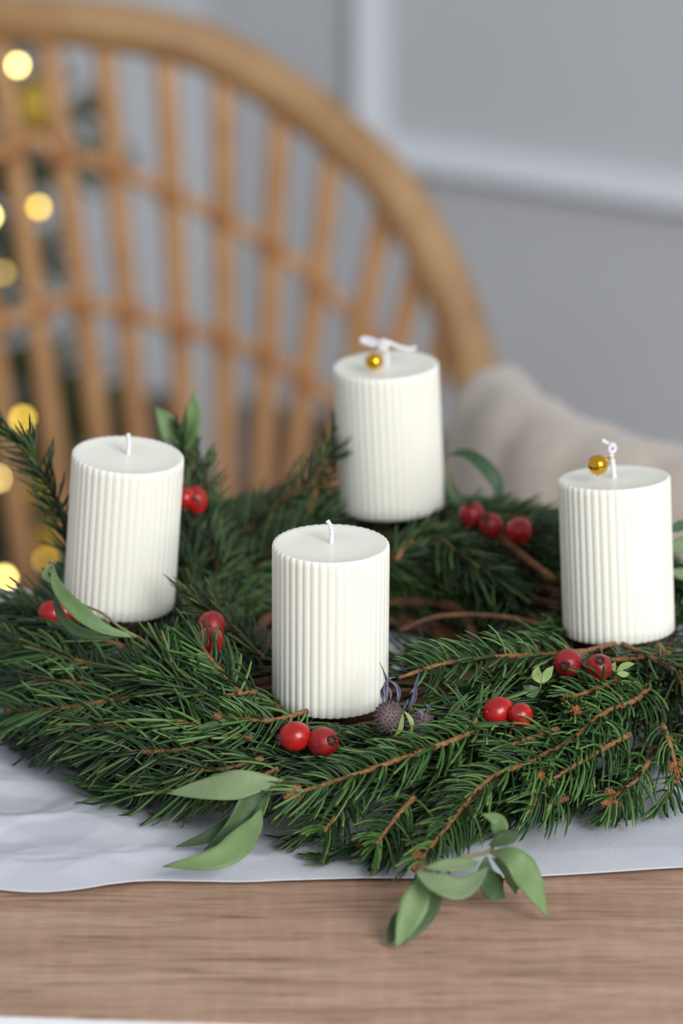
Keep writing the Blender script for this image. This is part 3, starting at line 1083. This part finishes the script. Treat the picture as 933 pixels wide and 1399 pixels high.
# 1: bottom left of the front sprig
b0 = Z_(384, 1066, .036)
t = thing('eucalyptus_sprig', (b0[0], b0[1], TZ), 'green eucalyptus sprig fanning four pointed leaves over the paper, left of the front sprig tip', 'sprig', 'eucalyptus sprigs tucked into the wreath')
stem(t, [b0 + np.array([.006, .008, -.004]), b0, Z_(366, 1085, .030), Z_(350, 1108, .022)])
leaf(t, [b0, Z_(345, 1070, .036), Z_(290, 1077, .033), Z_(228, 1084, .028)], .0125, 'leaf_pale', roll=[.1, .15, .2], widest=.45)
leaf(t, [Z_(358, 1105, .026), Z_(342, 1135, .020), Z_(300, 1172, .015), Z_(222, 1184, .011)], .0115, 'leaf', roll=[0.5, 0.1, 0.0], widest=.5)
leaf(t, [Z_(362, 1090, .028), Z_(330, 1120, .017), Z_(290, 1142, .014), Z_(240, 1157, .010)], .0085, 'leaf_dark', roll=[0.2, -.1, -.2])
leaf(t, [Z_(378, 1072, .034), Z_(345, 1088, .030), Z_(318, 1130, .019), Z_(278, 1162, .011)], .0095, 'leaf_dark', roll=[.5, .7, .5])
leaf(t, [Z_(370, 1078, .032), Z_(358, 1100, .026), Z_(344, 1124, .018), Z_(338, 1140, .014)], .008, 'leaf', roll=[-.4, -.6])
# 2: bottom centre, hanging over the paper edge on to the wood
b0 = Z_(668, 1163, .026)
t = thing('eucalyptus_sprig', (b0[0], b0[1], TZ), 'green eucalyptus sprig drooping over the paper edge on to the bare wood', 'sprig', 'eucalyptus sprigs tucked into the wreath')
stem(t, [Z_(690, 1128, .030), Z_(676, 1150, .028), b0, Z_(640, 1170, .030), Z_(600, 1178, .030), Z_(570, 1190, .028)], .0008)
leaf(t, [Z_(590, 1180, .030), Z_(575, 1215, .022), Z_(558, 1255, .012), Z_(540, 1296, .002)], .0115, 'leaf', roll=[-.1, .1, .2], widest=.5)
leaf(t, [Z_(606, 1200, .022), Z_(592, 1228, .016), Z_(572, 1262, .009), Z_(552, 1290, .003)], .0085, 'leaf_dark', roll=[.4, .3])
leaf(t, [Z_(562, 1220, .016), Z_(548, 1250, .010), Z_(536, 1275, .005), Z_(531, 1293, .002)], .006, 'leaf_dark', roll=[-.3, -.2])
leaf(t, [Z_(568, 1190, .030), Z_(600, 1208, .028), Z_(632, 1213, .026), Z_(668, 1184, .026)], .0125, 'leaf_pale', roll=[0.1, .35, -.2], widest=.45)
leaf(t, [Z_(580, 1186, .031), Z_(610, 1183, .031), Z_(640, 1180, .029), Z_(654, 1178, .028)], .0075, 'leaf_pale', roll=[.3, .3])
leaf(t, [b0, Z_(700, 1172, .028), Z_(724, 1205, .018), Z_(748, 1254, .003)], .0125, 'leaf', roll=[.1, .1, .2], widest=.5)
leaf(t, [Z_(664, 1170, .026), Z_(664, 1195, .019), Z_(676, 1215, .012), Z_(690, 1226, .008)], .0115, 'leaf_dark', roll=[0, .1], widest=.55)
leaf(t, [Z_(672, 1172, .025), Z_(692, 1188, .019), Z_(702, 1205, .013), Z_(704, 1222, .009)], .0075, 'leaf', roll=[.2, .1])
leaf(t, [Z_(676, 1150, .028), Z_(682, 1135, .032), Z_(678, 1120, .036), Z_(658, 1112, .038)], .0075, 'leaf', roll=[0.4, .1])
leaf(t, [Z_(668, 1155, .029), Z_(684, 1148, .031), Z_(698, 1142, .032), Z_(708, 1138, .031)], .0075, 'leaf_dark', roll=[.2, .1])
# 3: around the foot of the left candle
D3 = 1.655
t3 = lambda px, py, dd=0.0: at_d(px, py, D3 + dd)
b0 = t3(188, 871)
t = thing('eucalyptus_sprig', b0, 'eucalyptus sprig with long narrow curled leaves round the foot of the left candle', 'sprig', 'eucalyptus sprigs tucked into the wreath')
stem(t, [surf(215, 890, .008), b0, t3(165, 858), t3(140, 838, .005), t3(112, 826, .01)], .0007)
leaf(t, [b0, t3(140, 858, -.004), t3(98, 826, -.002), t3(76, 796, .005), t3(72, 768, .01)], .0072, 'leaf', roll=[.1, .2, .4], widest=.4)
leaf(t, [t3(180, 869), t3(130, 868, -.004), t3(96, 856, 0), t3(78, 828, .006), t3(76, 800, .01)], .0055, 'leaf_dark', roll=[.9, .8, .6])
leaf(t, [t3(76, 800, .012), t3(64, 790, .014), t3(62, 782, .015), t3(74, 766, .016)], .003, 'leaf_pale', roll=[.2, .2])
# 4: behind the left candle
t4 = lambda px, py, dd=0.0: at_d(px, py, 1.80 + dd)
t = thing('eucalyptus_sprig', t4(262, 770), 'blurred eucalyptus sprig with broad leaves rising behind the left candle', 'sprig', 'eucalyptus sprigs tucked into the wreath')
stem(t, [t4(275, 780), t4(262, 700), t4(255, 630), t4(248, 600)], .0009)
leaf(t, [t4(252, 625), t4(238, 600), t4(226, 575), t4(212, 556)], .0105, 'leaf', roll=[.1, .2])
leaf(t, [t4(250, 628), t4(256, 600), t4(264, 570), t4(264, 534)], .0105, 'leaf', roll=[.1, .1])
leaf(t, [t4(296, 722), t4(284, 740), t4(266, 755), t4(244, 768)], .0125, 'leaf_pale', roll=[.2, .2])
leaf(t, [t4(280, 668), t4(286, 662), t4(290, 672), t4(284, 690)], .006, 'leaf_pale', roll=[.2, .2])
# 5: arching dark leaves by the rear candle
t5 = lambda px, py, dd=0.0: at_d(px, py, 1.845 + dd)
t = thing('evergreen_sprig', t5(640, 712), 'dark arching evergreen leaves standing right of the rearmost candle', 'sprig')
stem(t, [t5(645, 712), t5(628, 696), t5(612, 660), t5(612, 625)], .0009)
leaf(t, [t5(610, 622), t5(636, 620), t5(664, 640), t5(680, 664), t5(680, 696)], .0085, 'leaf_deep', roll=[.6, .2, -.2])
leaf(t, [t5(612, 640), t5(614, 668), t5(628, 686), t5(650, 692)], .007, 'leaf_deep', roll=[.3, .2])
leaf(t, [t5(640, 704), t5(648, 690), t5(656, 682), t5(664, 678)], .005, 'leaf_deep', roll=[.1, .1])
# 6: right frame edge, beyond the right candle
t6 = lambda px, py, dd=0.0: at_d(px, py, 1.76 + dd)
t = thing('eucalyptus_sprig', t6(945, 870), 'pale eucalyptus leaves at the right frame edge beyond the right candle', 'sprig', 'eucalyptus sprigs tucked into the wreath')
stem(t, [t6(958, 890), t6(945, 830), t6(940, 760), t6(935, 730)], .0009)
leaf(t, [t6(945, 730), t6(935, 718), t6(920, 722), t6(905, 726)], .005, 'leaf_deep', roll=[.3, .3])
leaf(t, [t6(955, 760), t6(938, 745), t6(922, 748), t6(908, 756)], .008, 'leaf_pale', roll=[.3, .3])
leaf(t, [t6(962, 790), t6(940, 785), t6(925, 783), t6(912, 780)], .006, 'leaf_pale', roll=[.1, .3])
leaf(t, [t6(960, 815), t6(938, 828), t6(925, 842), t6(918, 862)], .010, 'leaf_pale', roll=[.2, .3])
# 7: small pale leaves between the rose hip pairs
p0 = surf(738, 945, .004)
q7 = lambda px, py, g=.012: surf(px, py, g)
t = thing('leafy_twig', p0, 'tiny pale green leaflets on a twig between the two front pairs of rose hips', 'twig')
stem(t, [p0, q7(738, 940, .008), q7(739, 932, .011)], .0005)
leaf(t, [q7(739, 934), q7(734, 926, .014), q7(733, 918, .015), q7(736, 910, .016)], .0045, 'leaf_lime', roll=[.3, .1], n=10)
leaf(t, [q7(740, 934), q7(745, 926, .014), q7(750, 917, .015), q7(756, 910, .016)], .0042, 'leaf_lime', roll=[-.1, .1], n=10)
leaf(t, [q7(737, 940), q7(728, 941), q7(720, 940), q7(714, 936)], .0034, 'leaf_dark', roll=[.1, .2], n=10)
leaf(t, [q7(738, 942), q7(730, 948), q7(724, 950), q7(717, 949)], .003, 'leaf_dark', roll=[.1, .2], n=10)
p0 = surf(850, 925, .004)
t = thing('leafy_twig', p0, 'tiny pale green leaflets just right of the rose hip pair below the right candle', 'twig')
stem(t, [p0, q7(846, 922, .008), q7(842, 918, .011)], .0005)
leaf(t, [q7(842, 918), q7(850, 912), q7(858, 908), q7(867, 907)], .0036, 'leaf_lime', roll=[.2, .1], n=10)
leaf(t, [q7(842, 920), q7(848, 921), q7(854, 921), q7(860, 920)], .0036, 'leaf_lime', roll=[.2, .1], n=10)
leaf(t, [q7(840, 918), q7(838, 913), q7(838, 909), q7(841, 905)], .0028, 'leaf_lime', roll=[.2, .1], n=10)

# ------------------------------------------------------------------ sea holly
h0 = surf(532, 985, .012)
dpt = (h0 - CAM) @ FWD
q8 = lambda px, py, dd=0.0: at_d(px, py, dpt + dd)
t = thing('sea_holly', q8(545, 1008), 'grey-violet dried sea holly with spiny heads against the front candle foot', 'thistle')


def holly_head(c, axis, r, e):
    mb = MB()
    axis = nrm(axis)
    mb.add(*lathe(c, axis, ball_prof(r, e, 12), 18))
    u = nrm(np.cross(axis, [0.2, 0.1, 1]))
    b = np.cross(axis, u)
    N = 150
    for k in range(N):
        z = 1 - 1.7 * (k + 0.5) / N
        ph = k * 2.39996
        s = math.sqrt(max(0, 1 - z * z))
        d = (math.cos(ph) * u + math.sin(ph) * b) * s + axis * z
        p = c + (math.cos(ph) * u + math.sin(ph) * b) * s * r + axis * z * r * e
        mb.add(*lathe(p, d, [(r * .03, -r * .05), (r * .085, r * .03), (r * .075, r * .10), (r * .015, r * .17)], 5))
    return mb.build('flower_head', M['holly_head'], t)


def bract(P, wd, m='holly_blue'):
    return leaf(t, P, wd, m, roll=[.2, .5], curl=.4, name='bract', n=12, widest=.3)


holly_head(q8(531, 980), (-.1, -.25, 1), 18.5 / FPX * dpt, 1.15)
holly_head(q8(572, 988, .012), (.8, -.1, .5), 17 / FPX * dpt, 1.2)
bract([q8(524, 962), q8(522, 945, .002), q8(528, 930, .002), q8(519, 905, 0)], .0016)
bract([q8(528, 960), q8(526, 940), q8(531, 928), q8(541, 925)], .0019)
bract([q8(543, 962), q8(545, 946), q8(540, 935), q8(530, 929)], .0018)
bract([q8(557, 970), q8(566, 955), q8(568, 938), q8(574, 912)], .0021)
bract([q8(568, 975), q8(575, 972), q8(576, 980), q8(574, 988)], .0013)
bract([q8(582, 975, .01), q8(586, 968, .01), q8(584, 964, .01), q8(580, 962, .01)], .0016)
bract([q8(533, 958), q8(534, 948), q8(532, 942), q8(529, 936)], .0010)
bract([q8(550, 972), q8(553, 965), q8(556, 960), q8(557, 955)], .0009)
leaf(t, [q8(538, 1006, -.004), q8(546, 998, -.004), q8(549, 985, -.003), q8(551, 972, -.002)], .0022, 'leaf_lime', roll=[.2, .1], name='bract_green', n=12)
leaf(t, [q8(551, 971, -.003), q8(559, 980, -.004), q8(563, 992, -.004), q8(560, 1005, -.003)], .0022, 'leaf_lime', roll=[.2, .1], name='bract_green', n=12)
stem(t, [q8(531, 995), q8(538, 1006), q8(555, 1012, .004)], .0009, 'bark_dark')

# ------------------------------------------------------------------ rattan armchair
CX, CY = -0.100, 2.66


def barrel(px, py, R):
    """point of the view column that lies on the far side of the chair's barrel"""
    d = ray(px, py)
    y = CY + R
    for _ in range(30):
        x = d[0] * y / d[1]
        y = CY + math.sqrt(max(0.0, R * R - (x - CX) ** 2))
    return CAM + d * (y / d[1])


chair = thing('rattan_armchair', (CX, CY, 0), 'tan rattan armchair with rounded open slatted back behind the table', 'armchair')
rim_px = [(-60, 26), (20, 26), (100, 30), (200, 44), (300, 74), (393, 130), (470, 190), (523, 240), (577, 322), (612, 396), (634, 460), (646, 510)]
RB = 0.26
rim = np.array([barrel(x, y, RB) for x, y in rim_px])
apex = rim[0]
ad = nrm([apex[0] - CX, apex[1] - CY, 0])
pd = np.array([-ad[1], ad[0], 0])


def mirror(P):
    P = np.asarray(P) - np.array([CX, CY, 0])
    k = P @ pd
    return P - 2 * k[:, None] * pd + np.array([CX, CY, 0])


# right arm continues forward and down to the front of the seat
endp = rim[-1]
arm = [endp + np.array([0.008, -0.05, -0.04]), endp + np.array([-0.004, -0.11, -0.07]), endp + np.array([-0.03, -0.17, -0.11]), endp + np.array([-0.06, -0.20, -0.20])]
right_side = np.vstack([rim[1:], arm])
left_side = mirror(right_side)
left_side[:, 0] -= 0.16 * np.clip(np.arange(len(left_side)) / 8, 0, 1) ** 1.5
left_side = left_side[::-1]
full = catmull(np.vstack([left_side, rim[:1], right_side]), 110)
rr = 0.0196 * (1 + 0.008 * np.sin(np.arange(110) * 1.1))
obj('rim', *tube(full, rr, 14), M['rattan_pole'], chair)
SZ = 0.32
seat_c = np.array([CX + 0.02, CY - 0.03, SZ])
ring = [seat_c + 0.205 * np.array([math.cos(a), math.sin(a), 0]) for a in np.linspace(0, 2 * math.pi, 48, endpoint=False)]
obj('seat_ring', *tube(ring, 0.014, 10, closed=True), M['rattan_pole'], chair)
mb = MB()
for k in range(19):
    x = -0.195 + 0.39 * k / 18
    h = math.sqrt(max(0, 0.20 ** 2 - x * x))
    if h > 0.02:
        mb.add(*tube([seat_c + np.array([x, s * h, 0.004 * math.sin(8 * s + k * math.pi)]) for s in np.linspace(-1, 1, 9)], 0.008, 6))
        mb.add(*tube([seat_c + np.array([s * h, x, -0.004 * math.sin(8 * s + k * math.pi) + .003]) for s in np.linspace(-1, 1, 9)], 0.008, 6))
mb.build('seat_weave', M['weave'], chair)
# slats of the back: top on the rim, leaning in to the seat ring
slats = [((-74, 44), (2, 560)), ((-6, 35), (66, 560)), ((62, 35), (130, 560)), ((140, 40), (184, 560)), ((224, 52), (250, 560)), ((304, 80), (307, 560)), ((383, 128), (362, 560)), ((457, 180), (412, 560)), ((532, 258), (470, 560)), ((580, 330), (520, 560)), ((620, 415), (575, 560))]


def slat(top, low):
    v = low - top
    k = (SZ + 0.01 - top[2]) / v[2]
    foot = top + v * k
    mid = (top + foot) / 2 + np.array([0, 0.006, 0])
    return catmull([top, mid, foot], 10)


SL = [slat(barrel(*a, RB), barrel(*b, 0.24)) for a, b in slats]
# the out-of-frame left half: slats from the rim down to the seat ring
i0 = int(np.argmin(np.linalg.norm(full - SL[0][0], axis=1)))
acc = -0.06
for i in range(i0 - 1, 8, -1):
    acc += np.linalg.norm(full[i] - full[i + 1])
    if acc > 0.05 and full[i][2] > 0.58:
        acc = 0.0
        d = nrm([full[i][0] - seat_c[0] + 0.06, full[i][1] - seat_c[1], 0])
        foot = seat_c + d * 0.205
        SL.append(catmull([full[i], (full[i] + foot) / 2 + d * 0.012, foot], 10))
for P in SL:
    obj('slat', *tube(P, 0.0088, 8), M['rattan'], chair)
# two hoops tying the slats
for pts in ([(20, 196), (75, 208), (150, 228), (200, 249), (275, 284), (330, 312), (400, 356), (440, 392), (490, 440), (540, 500), (580, 560)],
            [(60, 418), (110, 418), (165, 422), (220, 440), (295, 460), (355, 483), (420, 520), (470, 560), (520, 610)]):
    H = np.array([barrel(x, y, 0.258 if pts[0][0] == 20 else 0.250) for x, y in pts])
    Hm = mirror(H[2:])[::-1]
    Hm[:, 0] -= 0.13 * np.linspace(1, 0, len(Hm)) ** 1.5
    Hm = Hm[Hm[:, 0] < H[0, 0] - 0.02]
    HC = catmull(np.vstack([Hm, H]), 160)
    obj('hoop', *tube(HC, 0.0062, 8), M['rattan'], chair)
    for P in SL:
        Q = catmull(P, 80)
        D = np.linalg.norm(Q[:, None] - HC[None], axis=2)
        i, j = np.unravel_index(np.argmin(D), D.shape)
        if D[i, j] < 0.022 and 3 < i < 76:
            t_ = nrm(Q[i + 2] - Q[i - 2])
            obj('binding', *lathe((Q[i] + HC[j]) / 2, t_, [(.0095, -.010), (.0115, -.007), (.0115, .007), (.0095, .010)], 10), M['binding'], chair)
for a in (40, 130, 220, 320):
    d = np.array([math.cos(R_(a)), math.sin(R_(a)), 0])
    top = seat_c + d * 0.19
    obj('leg', *tube([np.array([*(top + d * 0.03)[:2], 0.0]), top], 0.014, 10), M['rattan_pole'], chair)
lr = [np.array([seat_c[0], seat_c[1], 0.16]) + 0.205 * np.array([math.cos(a), math.sin(a), 0]) for a in np.linspace(0, 2 * math.pi, 40, endpoint=False)]
obj('stretcher', *tube(lr, 0.009, 8, closed=True), M['rattan_pole'], chair)

# ------------------------------------------------------------------ cream tub chair, its back towards the table
UX, UY, UR = 0.325, 2.18, 0.255
tub = thing('tub_chair', (UX, UY, 0), 'cream upholstered tub chair with vertical channels on its back, right of the rattan armchair', 'armchair')
V, F = [], []
na = 151
a0, a1 = R_(118), R_(372)
prof_n = 12
rows = []
for i in range(na):
    a = a0 + (a1 - a0) * i / (na - 1)
    s = i / (na - 1)
    edge = min(1.0, min(s, 1 - s) / 0.13)
    topz = 0.748 - 0.22 * max(0.0, (R_(186) - a) / R_(68)) ** 1.2 - 0.05 * (1 - edge) ** 2
    rib = 0.006 * abs(math.sin(a * 14)) ** 0.8
    d = np.array([math.cos(a), math.sin(a), 0])
    c = np.array([UX, UY, 0])
    ro, ri = UR + rib, UR - 0.05
    tr = 0.034
    pr = [(ro - 0.025, 0.20), (ro - 0.012, 0.23), (ro, 0.40), (ro + 0.006, topz - 0.06), (ro, topz - 0.02), (ro - 0.014, topz - 0.004), (ro - 0.034, topz), (ri + 0.012, topz - 0.008), (ri, topz - 0.03), (ri, 0.42), (ri, 0.2)]
    rows.append([c + d * r_ + np.array([0, 0, z]) for r_, z in pr])
m = len(rows[0])
V = [p for r_ in rows for p in r_]
for i in range(na - 1):
    for j in range(m):
        k = (j + 1) % m
        F.append((i * m + j, (i + 1) * m + j, (i + 1) * m + k, i * m + k))
F.append(tuple(range(m)))
F.append(tuple((na - 1) * m + j for j in range(m))[::-1])
obj('backrest', V, F, M['cream'], tub)
mb = MB()
mb.add(*lathe((UX, UY, 0.2), (0, 0, 1), [(0.168, 0), (0.173, 0.02), (0.173, 0.2), (0.165, 0.235), (0.13, 0.25), (0.02, 0.255)], 40))
mb.build('seat', M['cream'], tub)
for a in (45, 135, 225, 315):
    d = np.array([math.cos(R_(a)), math.sin(R_(a)), 0])
    c = np.array([UX, UY, 0])
    obj('leg', *tube([c + d * 0.19, c + d * 0.16 + np.array([0, 0, .205])], [0.009, 0.015], 10), M['bark'], tub)

# ------------------------------------------------------------------ christmas tree with fairy lights
TX, TY = -0.63, 3.40
tree = thing('christmas_tree', (TX, TY, 0), 'dark green fir tree hung with lights at the left, behind the rattan armchair', 'tree')
obj('trunk', *tube([(TX, TY, 0.0), (TX, TY, 1.0), (TX, TY, 2.1)], [0.04, 0.028, 0.006], 10), M['bark_dark'], tree)


def branch_mesh(L, n):
    """flat fir branch along +x, needles as thin blades"""
    V, F = [], []
    mb = MB()
    mb.add(*tube([(0, 0, 0), (L * .5, 0, -0.02 * L), (L, 0, -0.12 * L)], [0.006, 0.004, 0.002], 5))
    for k in range(n):
        s = rnd.uniform(0.12, 1)
        p = np.array([L * s, 0, -0.12 * L * s * s])
        a = rnd.uniform(0, 6.28)
        reach = rnd.uniform(.03, .09) * (1.2 - s * .6)
        d = nrm([0.8, math.cos(a), math.sin(a) * 0.7])
        q = p + d * reach
        u = nrm(np.cross(d, [0.1, 0.2, 1])) * 0.004
        mb.add(*([p - u, p + u, q + u * .4, q - u * .4, (p + q) / 2 + np.array([0, 0, .004])], [(0, 1, 4), (1, 2, 4), (2, 3, 4), (3, 0, 4), (3, 2, 1, 0)]))
    me = bpy.data.meshes.new('branch')
    me.from_pydata(np.concatenate(mb.v).tolist(), [], mb.f)
    me.materials.append(M['tree'])
    return me


bm_var = [branch_mesh(0.40, 230), branch_mesh(0.40, 230), branch_mesh(0.40, 230)]
for k in range(210):
    s = (k + .5) / 210
    z = 0.16 + 1.85 * s
    a = k * 2.39996
    ln = (0.45 * (1 - s) + 0.06) * rnd.uniform(0.9, 1.05)
    o = bpy.data.objects.new('branch', rnd.choice(bm_var))
    COL.objects.link(o)
    o.parent = tree
    o.location = (0, 0, z)
    o.rotation_euler = (rnd.uniform(-.3, .3), rnd.uniform(-.1, .25), a)
    o.scale = (ln / 0.4,) * 3

YL = 3.14
bul = [(24, 89, 'bulb_hot'), (18, 168, 'bulb_dim'), (53, 283, 'bulb'), (-14, 295, 'bulb_hot'), (4, 373, 'bulb_dim'), (-4, 440, 'bulb_dim'), (31, 572, 'bulb'), (2, 653, 'bulb_hot'), (62, 765, 'bulb_dim'), (6, 790, 'bulb_hot'), (-60, 130, 'bulb'), (-70, 230, 'bulb'), (-60, 400, 'bulb'), (-55, 520, 'bulb'), (-70, 610, 'bulb'), (-60, 720, 'bulb')]
lights = thing('fairy_lights', (TX, TY, 0.1), 'string of warm yellow fairy lights glowing on the tree at left', 'lights')
order = [0, 10, 1, 11, 2, 3, 12, 4, 5, 13, 6, 7, 14, 8, 9, 15]
wp = []
for i in order:
    x, y, k = bul[i]
    p = at_y(x, y, YL + rnd.uniform(-.03, .03))
    wp.append(p)
    mb = MB()
    mb.add(*lathe(p, (0, 0, 1), ball_prof(0.0031, 1.1, 8), 12))
    mb.build('bulb', M[k], lights)
obj('cable', *tube(catmull([p + np.array([0, .010, -.008]) for p in wp], 120), 0.0013, 5), M['wire'], lights)

for px, py, dia, yy, lab in ((54, 146, 76, 3.10, 'gold bauble hanging high at the right of the tree, under the topmost light'), (66, 672, 58, 3.12, 'upper of two gold baubles low on the tree, beside the left candle'), (74, 738, 58, 3.15, 'lower of two gold baubles low on the tree, beside the left candle')):
    c = at_y(px, py, yy)
    r = dia / 2 / FPX * yy
    t = thing('gold_bauble', c - np.array([0, 0, r]), lab, 'bauble', 'gold baubles on the tree')
    mb = MB()
    mb.add(*lathe(c, (0, 0, 1), ball_prof(r, 1, 14), 20))
    mb.build('ball', M['bauble'], t)
    mb = MB()
    mb.add(*lathe(c + np.array([0, 0, r * .97]), (0, 0, 1), [(.004, 0), (.0045, .002), (.0045, .006), (.002, .007)], 10))
    mb.add(*tube([c + np.array([.003 * math.cos(a), 0, r + .009 + .004 * math.sin(a)]) for a in np.linspace(0, 6.28, 12, endpoint=False)], .0005, 5, closed=True))
    mb.build('cap', M['gold'], t)
